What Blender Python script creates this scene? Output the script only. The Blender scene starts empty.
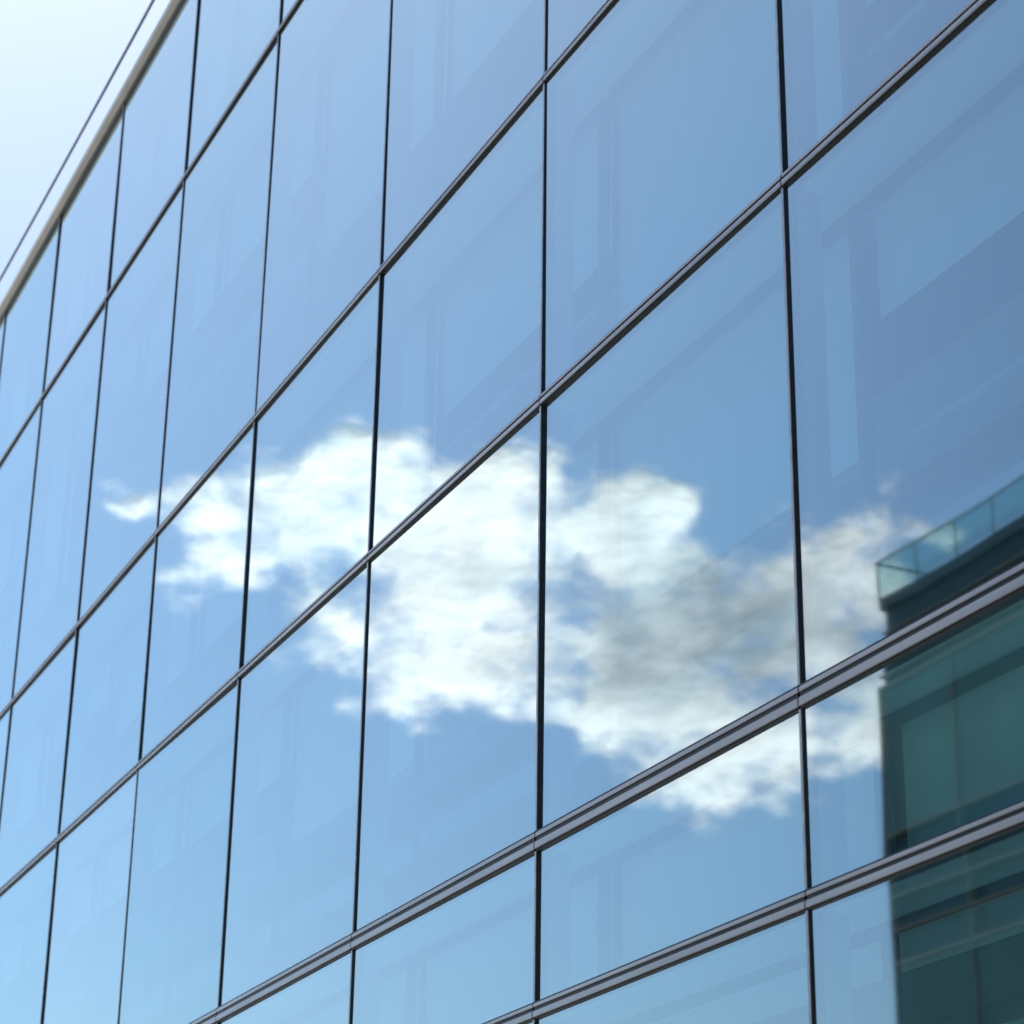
import bpy, bmesh, math, random
import numpy as np
from mathutils import Matrix, Vector
random.seed(7)
scene = bpy.context.scene
scene.view_settings.view_transform = 'Standard'
try: scene.view_settings.look = 'None'
except Exception: pass
scene.view_settings.exposure = 0

EYE = 1.7
D = 5.0            # distance from camera to curtain wall plane (x = D)
MOD = 2.59         # facade module
Y0 = 8.12          # one mullion line
KMIN, KMAX = -7, 16
LEV = [0.3, 1.55, 4.015, 4.875, 7.355, 9.43, 12.94, 15.275]
ys = [Y0 + MOD*k for k in range(KMIN, KMAX+1)]
YA, YB = ys[0], ys[-1]

# ---------------------------------------------------------------- helpers
def new_mat(name):
    m = bpy.data.materials.new(name); m.use_nodes = True
    nt = m.node_tree; nt.nodes.clear()
    out = nt.nodes.new('ShaderNodeOutputMaterial')
    return m, nt, out

def principled(name, col, rough=0.5, metal=0.0, noise=0.12, scale=3.0, stretch=(1,1,1), bump=0.0, spec=0.5):
    m, nt, out = new_mat(name)
    p = nt.nodes.new('ShaderNodeBsdfPrincipled')
    tc = nt.nodes.new('ShaderNodeTexCoord'); mp = nt.nodes.new('ShaderNodeMapping')
    mp.inputs['Scale'].default_value = stretch
    n = nt.nodes.new('ShaderNodeTexNoise'); n.inputs['Scale'].default_value = scale; n.inputs['Detail'].default_value = 4
    cr = nt.nodes.new('ShaderNodeValToRGB')
    c0 = [c*(1-noise*1.6) for c in col]; c1 = [min(1, c*(1+noise*1.6)) for c in col]
    cr.color_ramp.elements[0].color = (*c0, 1); cr.color_ramp.elements[1].color = (*c1, 1)
    cr.color_ramp.elements[0].position = 0.3; cr.color_ramp.elements[1].position = 0.7
    nt.links.new(tc.outputs['Object'], mp.inputs[0]); nt.links.new(mp.outputs[0], n.inputs['Vector'])
    nt.links.new(n.outputs['Fac'], cr.inputs[0]); nt.links.new(cr.outputs[0], p.inputs['Base Color'])
    p.inputs['Roughness'].default_value = rough; p.inputs['Metallic'].default_value = metal
    p.inputs['Specular IOR Level'].default_value = spec
    if bump:
        b = nt.nodes.new('ShaderNodeBump'); b.inputs['Strength'].default_value = bump; b.inputs['Distance'].default_value = 0.02
        nt.links.new(n.outputs['Fac'], b.inputs['Height']); nt.links.new(b.outputs[0], p.inputs['Normal'])
    nt.links.new(p.outputs[0], out.inputs[0])
    return m

def box(bm, x0, x1, y0, y1, z0, z1):
    vs = [bm.verts.new((x, y, z)) for x in (x0, x1) for y in (y0, y1) for z in (z0, z1)]
    for f in ((0,1,3,2),(4,6,7,5),(0,4,5,1),(2,3,7,6),(0,2,6,4),(1,5,7,3)):
        bm.faces.new([vs[i] for i in f])

def make(name, fn, mat, parent=None, bevel=0.0):
    me = bpy.data.meshes.new(name); bm = bmesh.new(); fn(bm)
    bmesh.ops.recalc_face_normals(bm, faces=bm.faces)
    bm.to_mesh(me); bm.free()
    o = bpy.data.objects.new(name, me); scene.collection.objects.link(o)
    if mat: me.materials.append(mat)
    if parent: o.parent = parent
    if bevel:
        b = o.modifiers.new('bevel', 'BEVEL'); b.width = bevel; b.segments = 2
    return o

def empty(name):
    e = bpy.data.objects.new(name, None); scene.collection.objects.link(e); return e

# ---------------------------------------------------------------- materials
def glass_mat():
    m, nt, out = new_mat('coated_glass')
    L = nt.links
    tc = nt.nodes.new('ShaderNodeTexCoord')
    n = nt.nodes.new('ShaderNodeTexNoise'); n.inputs['Scale'].default_value = 0.7; n.inputs['Detail'].default_value = 1.0
    L.new(tc.outputs['Object'], n.inputs['Vector'])
    b = nt.nodes.new('ShaderNodeBump'); b.inputs['Strength'].default_value = 1.0; b.inputs['Distance'].default_value = 0.0018
    L.new(n.outputs['Fac'], b.inputs['Height'])
    lw = nt.nodes.new('ShaderNodeLayerWeight'); lw.inputs['Blend'].default_value = 0.5
    pw = nt.nodes.new('ShaderNodeMath'); pw.operation = 'POWER'; pw.inputs[1].default_value = 1.2
    L.new(lw.outputs['Facing'], pw.inputs[0])
    mr = nt.nodes.new('ShaderNodeMapRange')
    mr.inputs['From Min'].default_value = 0; mr.inputs['From Max'].default_value = 1
    mr.inputs['To Min'].default_value = 0.10; mr.inputs['To Max'].default_value = 0.99
    L.new(pw.outputs[0], mr.inputs['Value'])
    # slight coating batch differences between panes
    ge = nt.nodes.new('ShaderNodeNewGeometry')
    cb = nt.nodes.new('ShaderNodeValToRGB')
    cb.color_ramp.elements[0].color = (0.79, 0.955, 0.965, 1)
    cb.color_ramp.elements[1].color = (0.87, 1.0, 1.0, 1)
    L.new(ge.outputs['Random Per Island'], cb.inputs[0])
    g = nt.nodes.new('ShaderNodeBsdfGlossy'); g.inputs['Roughness'].default_value = 0.022
    L.new(cb.outputs[0], g.inputs['Color'])
    L.new(b.outputs[0], g.inputs['Normal'])
    t = nt.nodes.new('ShaderNodeBsdfTransparent'); t.inputs['Color'].default_value = (0.58, 0.95, 1.0, 1)
    mx = nt.nodes.new('ShaderNodeMixShader')
    L.new(mr.outputs[0], mx.inputs[0]); L.new(t.outputs[0], mx.inputs[1]); L.new(g.outputs[0], mx.inputs[2])
    d = nt.nodes.new('ShaderNodeBsdfDiffuse'); d.inputs['Color'].default_value = (0.6, 0.62, 0.62, 1)
    mx2 = nt.nodes.new('ShaderNodeMixShader'); mx2.inputs[0].default_value = 0.02   # thin dust film
    L.new(mx.outputs[0], mx2.inputs[1]); L.new(d.outputs[0], mx2.inputs[2])
    L.new(mx2.outputs[0], out.inputs[0])
    return m
GLASS = glass_mat()
M_DARK = principled('black_gasket', (0.025, 0.027, 0.032), 0.45, 0, 0.1, 6)
M_ALU = principled('grey_anodised_aluminium', (0.56, 0.54, 0.54), 0.36, 0.55, 0.12, 2, (1, .3, 6))
M_ALUD = principled('dark_anodised_aluminium', (0.14, 0.145, 0.155), 0.35, 0.6, 0.1, 3)
M_COPE = principled('coping_metal', (0.92, 0.84, 0.71), 0.3, 0.35, 0.04, 2)
M_REVEAL = principled('reveal_paint', (0.42, 0.47, 0.52), 0.6, 0, 0.05, 1)
M_CEIL = principled('ceiling_board', (0.80, 0.81, 0.81), 0.8, 0, 0.05, 1)
M_BEAM = principled('beam_paint', (0.04, 0.06, 0.08), 0.6, 0, 0.08, 1)
M_BACK = principled('back_wall', (0.03, 0.06, 0.09), 0.8, 0, 0.2, 0.6)
M_BLIND = principled('roller_blind', (0.88, 0.89, 0.86), 0.9, 0, 0.02, 2, (1, 2, .3))
M_CONC = principled('concrete', (0.32, 0.31, 0.29), 0.85, 0, 0.12, 1.2, bump=0.2)

# ---------------------------------------------------------------- main building
bld = empty('glass_office_building')

def glass(bm):
    for r in range(len(LEV)-1):
        for k in range(len(ys)-1):
            y0, y1 = ys[k]+0.007, ys[k+1]-0.007
            z0, z1 = LEV[r]+0.012, LEV[r+1]-0.012
            w, h = y1-y0, z1-z0
            ty = math.radians(random.gauss(0, 0.10)); tz = math.radians(random.gauss(0, 0.09))
            a = math.tan(ty)*w/2; c = math.tan(tz)*h/2
            vs = [bm.verts.new((D-a-c, y0, z0)), bm.verts.new((D-a+c, y0, z1)),
                  bm.verts.new((D+a+c, y1, z1)), bm.verts.new((D+a-c, y1, z0))]
            bm.faces.new(vs)
make('glass_panes', glass, GLASS, bld)

def mull(bm):
    for y in ys:
        box(bm, D-0.009, D+0.05, y-0.008, y+0.008, LEV[0], LEV[-1])
make('mullion_gaskets', mull, M_DARK, bld)
def mullc(bm):
    for y in ys:
        box(bm, D-0.014, D-0.010, y-0.003, y+0.014, LEV[0], LEV[-1])
make('mullion_caps', mullc, M_ALU, bld)
def mulli(bm):
    for y in ys:
        box(bm, D+0.052, D+0.17, y-0.025, y+0.025, LEV[0], LEV[-1])
make('mullion_boxes', mulli, M_REVEAL, bld)

thick = {4.875: 1.25, 4.015: 1.0, 7.355: 0.82, 9.43: 0.72, 12.94: 0.6}
def tr_dark(bm):
    for z in LEV[:-1]:
        t = thick.get(z, 1.0)
        box(bm, D-0.014, D+0.05, YA, YB, z-0.044*t, z+0.042*t)
def tr_lo(bm):
    for z in LEV[:-1]:
        t = thick.get(z, 1.0)
        for k in range(len(ys)-1):
            box(bm, D-0.024, D-0.015, ys[k]+0.004, ys[k+1]-0.004, z-0.036*t, z-0.006*t)
def tr_hi(bm):
    for z in LEV[:-1]:
        t = thick.get(z, 1.0)
        for k in range(len(ys)-1):
            box(bm, D-0.021, D-0.015, ys[k]+0.004, ys[k+1]-0.004, z+0.014*t, z+0.032*t)
make('transom_bodies', tr_dark, M_DARK, bld)
make('transom_lower_rails', tr_lo, M_ALU, bld, 0.003)
make('transom_upper_rails', tr_hi, M_ALU, bld, 0.003)

# second skin, reveals and rooms behind the glass
def skin(bm):
    for y in ys:
        box(bm, D+0.35, D+0.40, y-0.03, y+0.03, LEV[0], LEV[-1])
    for z in LEV[1:]:
        for k in range(len(ys)-1):
            box(bm, D+0.352, D+0.398, ys[k]+0.032, ys[k+1]-0.032, z-0.10, z-0.055)
make('inner_frame', skin, M_BEAM, bld)
def slabs(bm):
    for z in LEV[1:]:
        box(bm, D+0.06, D+6.0, YA, YB, z-0.05, z+0.02)
make('ceiling_slabs', slabs, M_CEIL, bld)
def beams(bm):
    for z in LEV[1:]:
        box(bm, D+0.95, D+1.25, YA, YB, z-0.30, z-0.052)
        box(bm, D+2.3, D+2.5, YA, YB, z-0.16, z-0.052)
make('ceiling_beams', beams, M_BEAM, bld)
def back(bm):
    box(bm, D+6.05, D+6.2, YA, YB, 0.1, LEV[-1])
    for k in range(0, len(ys), 3):
        for r in range(len(LEV)-1):
            box(bm, D+2.6, D+6.0, ys[k]-0.06, ys[k]+0.06, LEV[r]+0.03, LEV[r+1]-0.06)
make('back_walls', back, M_BACK, bld)
def blinds(bm):
    for r in range(2, len(LEV)-1):
        for k in range(len(ys)-1):
            h = 0.55 if r in (3,) else 0.95
            q = random.random()
            if q < 0.15: h *= 2.1
            elif q < 0.25: h *= 0.5
            h = min(h, LEV[r+1]-LEV[r]-0.2)
            box(bm, D+0.45, D+0.455, ys[k]+0.05, ys[k+1]-0.05, LEV[r+1]-0.08-h, LEV[r+1]-0.06)
make('roller_blinds', blinds, M_BLIND, bld)
def rails_in(bm):
    for r in (3, 4, 5):
        zz = LEV[r+1]-1.25
        for k in range(len(ys)-1):
            box(bm, D+0.47, D+0.50, ys[k]+0.03, ys[k+1]-0.03, zz-0.03, zz)
            if r != 4:
                box(bm, D+0.47, D+0.50, ys[k]+0.03, ys[k+1]-0.03, zz-0.62, zz-0.45)
make('inner_guard_rails', rails_in, M_REVEAL, bld)
def cope(bm):
    z = LEV[-1]
    prof = [(D+0.5, z+0.10), (D+0.5, z-0.02), (D-0.02, z-0.02)]
    for i in range(9):
        q = -math.pi/2 - i*math.pi/8
        prof.append((D-0.03+0.055*math.cos(q), z+0.036+0.055*math.sin(q)))
    rings = []
    for y in (YA-0.05, YB+0.05):
        rings.append([bm.verts.new((px, y, pz)) for px, pz in prof])
    n = len(prof)
    for i in range(n):
        bm.faces.new((rings[0][i], rings[0][(i+1)%n], rings[1][(i+1)%n], rings[1][i]))
    bm.faces.new(rings[0]); bm.faces.new(rings[1][::-1])
make('roof_coping', cope, M_COPE, bld)
def cope2(bm):
    z = LEV[-1]
    box(bm, D-0.02, D+0.4, YA, YB, z-0.07, z-0.022)
make('coping_trim', cope2, M_ALUD, bld)
def body(bm):
    box(bm, D+6.25, D+22, YA+0.2, YB-0.2, 0.0, LEV[-1]-0.05)
    box(bm, D+0.05, D+6.2, YA-0.16, YA-0.02, 0.0, LEV[-1]-0.03)
    box(bm, D+0.05, D+6.2, YB+0.04, YB+0.2, 0.0, LEV[-1]-0.03)
    box(bm, D-0.05, D+6.2, YA, YB, 0.0, LEV[0]-0.06)
make('concrete_body', body, M_CONC, bld)
def roof(bm): box(bm, D+0.5, D+22, YA, YB, LEV[-1]-0.04, LEV[-1]+0.05)
make('roof', roof, M_CONC, bld)
# roof safety line
def cable(bm):
    y = 6.0
    pts = []
    while y < YB:
        pts.append(y); y += 12.0
    zt = LEV[-1]+1.03
    for a, b_ in zip(pts[:-1], pts[1:]):
        n = 24; prev = None
        for i in range(n+1):
            t = i/n; yy = a+(b_-a)*t; zz = zt-0.05*4*t*(1-t)
            ring = [bm.verts.new((D+0.1+0.017*math.cos(q), yy, zz+0.017*math.sin(q))) for q in [j*math.pi/4 for j in range(8)]]
            if prev:
                for j in range(8):
                    bm.faces.new((prev[j], prev[(j+1)%8], ring[(j+1)%8], ring[j]))
            prev = ring
    for p in pts:
        box(bm, D+0.08, D+0.12, p-0.02, p+0.02, LEV[-1]+0.1, zt+0.03)
make('roof_safety_rail', cable, M_ALUD, bld)

# ---------------------------------------------------------------- opposite building (seen mirrored)
opp = empty('teal_office_building')
XF, YE, ZR = -20.0, 45.1, 22.1
M_T1 = principled('teal_cladding', (0.095, 0.23, 0.20), 0.5, 0, 0.2, 0.25, (1, 1, .4), spec=0.2)
M_T2 = principled('dark_teal_glass', (0.014, 0.075, 0.085), 0.5, 0, 0.25, 0.4, spec=0.2)
M_T3 = principled('bronze_trim', (0.19, 0.20, 0.15), 0.6, 0.0, 0.1, 2, spec=0.2)
M_T4 = principled('balustrade_rail', (0.38, 0.50, 0.47), 0.4, 0.0, 0.1, 2)
def core(bm): box(bm, XF-20, XF-0.1, -40, YE-0.05, 0, ZR-0.05)
make('body', core, M_T2, opp)
step = 3.1
yl = []
y = YE
while y > -38: yl.append(y); y -= step
def clad(bm):
    z = ZR - 2.3
    while z > 2:
        for i in range(len(yl)-1):
            box(bm, XF-0.1, XF+0.02, yl[i+1]+0.04, yl[i]-0.04, z-3.6, z)
        z -= 3.6 + 3.0
make('cladding_panels', clad, M_T1, opp)
def par(bm):
    box(bm, XF-20.02, XF+0.02, -40.1, YE+0.0, ZR-0.30, ZR)
make('parapet', par, M_T2, opp)
def grid(bm):
    z = ZR-0.9
    while z > ZR-2.2:
        box(bm, XF-0.1, XF+0.02, -40, YE-0.01, z, z+0.04); z -= 0.55
    z = ZR-2.3
    while z > 2:
        box(bm, XF-0.1, XF+0.09, -40, YE, z-0.05, z+0.05)
        box(bm, XF-0.1, XF+0.09, -40, YE, z-3.65, z-3.55)
        q = z-3.6
        for j in (1, 2, 3):
            box(bm, XF-0.1, XF+0.07, -40, YE, q-0.75*j-0.035, q-0.75*j+0.035)
        z -= 6.6
    for yy in yl:
        box(bm, XF-0.1, XF+0.06, yy-0.045, yy+0.045, 0, ZR-2.24)
make('facade_grid', grid, M_T3, opp)
def railp(bm):
    box(bm, XF-0.02, XF+0.04, -40, YE+0.05, ZR+0.88, ZR+0.93)
    for yy in yl:
        for j in (0, 1):
            box(bm, XF-0.01, XF+0.03, yy-1.55*j-0.02, yy-1.55*j+0.02, ZR+0.002, ZR+0.879)
    box(bm, XF-12, XF-0.05, YE+0.0, YE+0.05, ZR+0.88, ZR+0.93)
make('roof_railing', railp, M_T4, opp)
def balustrade():
    m, nt, out = new_mat('green_balustrade_glass')
    t = nt.nodes.new('ShaderNodeBsdfTransparent'); t.inputs[0].default_value = (0.76, 0.88, 0.86, 1)
    d = nt.nodes.new('ShaderNodeBsdfTranslucent'); d.inputs[0].default_value = (0.30, 0.45, 0.44, 1)
    mx = nt.nodes.new('ShaderNodeMixShader'); mx.inputs[0].default_value = 0.08
    nt.links.new(t.outputs[0], mx.inputs[1]); nt.links.new(d.outputs[0], mx.inputs[2]); nt.links.new(mx.outputs[0], out.inputs[0])
    return m
def bal(bm): box(bm, XF+0.005, XF+0.015, -40, YE, ZR+0.05, ZR+0.86)
make('balustrade_glass', bal, balustrade(), opp)

# ---------------------------------------------------------------- ground, street
M_GR = principled('ground_soil', (0.10, 0.11, 0.07), 0.95, 0, 0.2, 0.3)
M_AS = principled('asphalt', (0.05, 0.05, 0.052), 0.9, 0, 0.15, 8)
M_PV = principled('paving', (0.34, 0.33, 0.31), 0.85, 0, 0.12, 3)
M_WP = principled('white_paint', (0.75, 0.75, 0.72), 0.7, 0, 0.05, 5)
def gr(bm):
    v = [bm.verts.new(p) for p in ((-3000,-3000,-0.13),(3000,-3000,-0.13),(3000,3000,-0.13),(-3000,3000,-0.13))]; bm.faces.new(v)
make('ground', gr, M_GR)
def rd(bm):
    v = [bm.verts.new(p) for p in ((-15,-300,-0.12),(-3,-300,-0.12),(-3,300,-0.12),(-15,300,-0.12))]; bm.faces.new(v)
make('road', rd, M_AS)
def mk(bm):
    y = -300
    while y < 300:
        v = [bm.verts.new(p) for p in ((-9.06,y,-0.115),(-8.94,y,-0.115),(-8.94,y+3,-0.115),(-9.06,y+3,-0.115))]; bm.faces.new(v); y += 8
make('road_markings', mk, M_WP)
def pv(bm): box(bm, -3, 60, -300, 300, -0.2, 0.0)
make('pavement', pv, M_PV)
def pv2(bm): box(bm, -80, -15, -300, 300, -0.2, 0.0)
make('pavement', pv2, M_PV)

# ---------------------------------------------------------------- camera
F = 2386.0
Xr = Vector((0.9089, -0.1740, -0.3783)).normalized()
Zr = Vector((0.0145, 0.9210, -0.3887)); Zr = (Zr - Zr.dot(Xr)*Xr).normalized()
Yr = Zr.cross(Xr)
cam = bpy.data.cameras.new('camera'); co = bpy.data.objects.new('camera', cam); scene.collection.objects.link(co)
cam.sensor_width = 36; cam.lens = F/1024*36; cam.clip_end = 6000
co.matrix_world = Matrix.Translation((0, 0, EYE)) @ Matrix((Xr, Yr, Zr)).to_4x4()
scene.camera = co
cam.dof.use_dof = True; cam.dof.focus_distance = 12.5; cam.dof.aperture_fstop = 84/1000/0.026

# ---------------------------------------------------------------- cloud (a thin, relief-shaped sheet of vapour, 400 m away)
def perlin(x, y, seed):
    rng = np.random.RandomState(seed)
    ang = rng.rand(256, 256)*2*np.pi
    xi = np.floor(x).astype(int); yi = np.floor(y).astype(int)
    xf = x-xi; yf = y-yi
    u = xf**3*(xf*(xf*6-15)+10); v = yf**3*(yf*(yf*6-15)+10)
    def g(ix, iy, dx, dy):
        a = ang[ix & 255, iy & 255]; return np.cos(a)*dx+np.sin(a)*dy
    n00 = g(xi, yi, xf, yf); n10 = g(xi+1, yi, xf-1, yf); n01 = g(xi, yi+1, xf, yf-1); n11 = g(xi+1, yi+1, xf-1, yf-1)
    return ((n00*(1-u)+n10*u)*(1-v)+(n01*(1-u)+n11*u)*v)*1.5
def fbm(x, y, s, octv=6, gain=0.52):
    r = np.zeros_like(x); a = 1.0; t = 0
    for o in range(octv):
        r += a*perlin(x*2**o+17.3*o, y*2**o+9.1*o, s+o); t += a; a *= gain
    return r/t*1.6
NX, NY = 760, 400
gx = np.linspace(70, 980, NX); gy = np.linspace(390, 880, NY)
GX, GY = np.meshgrid(gx, gy)
wx = fbm(GX/90, GY/70, 11, 5)*20; wy = fbm(GX/90, GY/70, 31, 5)*14
PX, PY = GX+wx, GY+wy
def blob(cx, cy, rx, ry, w=1.0):
    d = ((PX-cx)/rx)**2+((PY-cy)/ry)**2
    return np.clip(1.15-d-(1-w)*0.5, -2.5, 1.0)
blobs = [(155,497,60,20,.3),(215,515,60,42,.55),(215,568,60,36,.25),(300,515,75,62,.9),(400,500,80,62,1),(345,470,60,36,1),(400,450,36,24,.9),
         (450,580,95,105,1),(490,500,65,50,1),(590,530,80,66,1),(640,508,40,38,.8),(620,620,110,95,1),(720,628,95,80,1),
         (790,610,90,72,1),(610,700,85,72,.85),(740,725,130,55,.8),(860,570,60,66,.9),(880,710,80,72,.6),(700,785,120,42,.35),
         (345,630,60,78,.15),(470,670,110,60,.65),(920,530,35,20,.6),(640,590,70,50,1)]
acc = np.zeros_like(GX)
for b in blobs: acc += np.exp(4*blob(*b))
base = np.clip(np.log(acc)/4, -2.5, 1.6)
n1 = fbm(GX/75, GY/52, 51, 8, 0.58)
bil = 1-2*np.abs(fbm(GX/70+5, GY/55, 77, 6, 0.55))
field = np.where(base > 0, base*1.3, base*0.6) + n1*1.1 + (bil-0.5)*0.2 + 0.06
den = np.clip(field/1.6, 0, 1); den = den*den*(3-2*den)
den = np.clip(den*1.12, 0, 1)
edge = np.clip(np.minimum.reduce([(GX-70)/30, (980-GX)/30, (GY-390)/20, (880-GY)/20]), 0, 1)
den *= edge
def gauss(cx, cy, rx, ry): return np.exp(-((PX-cx)/rx)**2-((PY-cy)/ry)**2)
core_ = 0.90*gauss(705,620,115,60)+0.40*gauss(610,650,65,55)+0.32*gauss(455,570,65,36)+0.33*gauss(790,655,70,60)+0.20*gauss(280,545,60,28)+.4*gauss(880,640,60,80)+.18*gauss(620,540,60,30)+.18*gauss(480,640,50,30)
n3 = fbm(GX/85+3, GY/60, 91, 6, 0.5)
shade = np.clip(core_ + 0.42*n3*np.clip(core_*1.2+0.4, 0, 1)+0.10, 0, 1.3)  # hand-placed grey patches stand for shade in the thick vapour
DIST = 400.0; S = DIST/F
R3 = Matrix((Xr, Yr, Zr))
right = R3 @ Vector((1,0,0)); up = R3 @ Vector((0,1,0)); fwd = R3 @ Vector((0,0,-1))
mir = lambda v: Vector((-v.x, v.y, v.z))
right, up, fwd = mir(right), mir(up), mir(fwd)
org = Vector((2*D, 0, EYE))
C = org + fwd*DIST
disp = np.clip(base+0.4*n3+0.3, 0, 1.6)**0.7*3 + (n1*0.6+bil)*0.2*den
U = (GX-512)*S; V = (512-GY)*S
P = np.empty((NY, NX, 3))
for i in range(3):
    P[..., i] = C[i] + U*right[i] + V*up[i] - disp*fwd[i]
verts = P.reshape(-1, 3)
idx = np.arange(NX*NY).reshape(NY, NX)
faces = np.stack([idx[:-1,:-1], idx[:-1,1:], idx[1:,1:], idx[1:,:-1]], -1).reshape(-1, 4)
dcell = den.reshape(-1)
keep = dcell[faces].max(axis=1) > 0.0
faces = faces[keep]
used = np.unique(faces); remap = -np.ones(NX*NY, int); remap[used] = np.arange(len(used))
me = bpy.data.meshes.new('cloud')
me.from_pydata(verts[used].tolist(), [], remap[faces].tolist())
for nm, arr in (('vapour_cover', dcell), ('vapour_shade', shade.reshape(-1))):
    at = me.attributes.new(nm, 'FLOAT', 'POINT'); at.data.foreach_set('value', arr[used].astype(np.float32))
for p in me.polygons: p.use_smooth = True
cl = bpy.data.objects.new('cloud', me); scene.collection.objects.link(cl)
m, nt, out = new_mat('cloud_vapour'); L = nt.links
ad = nt.nodes.new('ShaderNodeAttribute'); ad.attribute_name = 'vapour_cover'
at = nt.nodes.new('ShaderNodeAttribute'); at.attribute_name = 'vapour_shade'
cr = nt.nodes.new('ShaderNodeValToRGB')
cr.color_ramp.elements[0].position = 0.0; cr.color_ramp.elements[0].color = (1, 0.96, 0.94, 1)
cr.color_ramp.elements[1].position = 1.0; cr.color_ramp.elements[1].color = (0.33, 0.365, 0.41, 1)  # shaded core of the cloud painted into the colour as grey
L.new(at.outputs['Fac'], cr.inputs[0])
tl = nt.nodes.new('ShaderNodeBsdfTranslucent'); L.new(cr.outputs[0], tl.inputs[0])
df = nt.nodes.new('ShaderNodeBsdfDiffuse'); L.new(cr.outputs[0], df.inputs[0])
em = nt.nodes.new('ShaderNodeEmission'); L.new(cr.outputs[0], em.inputs[0]); em.inputs[1].default_value = 0.48  # added glow in place of sunlight scattered inside the cloud
a1 = nt.nodes.new('ShaderNodeAddShader'); mx0 = nt.nodes.new('ShaderNodeMixShader'); mx0.inputs[0].default_value = 0.2
L.new(tl.outputs[0], mx0.inputs[1]); L.new(df.outputs[0], mx0.inputs[2])
L.new(mx0.outputs[0], a1.inputs[0]); L.new(em.outputs[0], a1.inputs[1])
tr = nt.nodes.new('ShaderNodeBsdfTransparent'); mx = nt.nodes.new('ShaderNodeMixShader')
L.new(ad.outputs['Fac'], mx.inputs[0]); L.new(tr.outputs[0], mx.inputs[1]); L.new(a1.outputs[0], mx.inputs[2]); L.new(mx.outputs[0], out.inputs[0])
m.cycles.emission_sampling = 'NONE'
me.materials.append(m)

# ---------------------------------------------------------------- light
AZ = math.radians(4); EL = math.radians(57)   # azimuth clockwise from +Y
sd = Vector((math.sin(AZ)*math.cos(EL), math.cos(AZ)*math.cos(EL), math.sin(EL)))
sl = bpy.data.lights.new('sun', 'SUN'); sl.energy = 5.0; sl.angle = math.radians(0.5); sl.color = (1, 0.96, 0.9)
so = bpy.data.objects.new('sun', sl); scene.collection.objects.link(so)
so.rotation_euler = sd.to_track_quat('Z', 'Y').to_euler(); so.location = (0, 0, 60)
w = bpy.data.worlds.new('World'); scene.world = w; w.use_nodes = True
nt = w.node_tree; bg = nt.nodes['Background']
sky = nt.nodes.new('ShaderNodeTexSky'); sky.sky_type = 'NISHITA'; sky.sun_disc = False
sky.sun_elevation = EL; sky.sun_rotation = AZ % (2*math.pi)
sky.air_density = 1.0; sky.dust_density = 1.6; sky.ozone_density = 2.0
hs = nt.nodes.new('ShaderNodeHueSaturation'); hs.inputs['Saturation'].default_value = 1.2
mu = nt.nodes.new('ShaderNodeMix'); mu.data_type = 'RGBA'; mu.blend_type = 'MULTIPLY'; mu.inputs[0].default_value = 1
mu.inputs[7].default_value = (0.97, 1.05, 1.08, 1)
nt.links.new(sky.outputs[0], hs.inputs['Color']); nt.links.new(hs.outputs[0], mu.inputs[6])
nt.links.new(mu.outputs[2], bg.inputs[0]); bg.inputs[1].default_value = 0.15
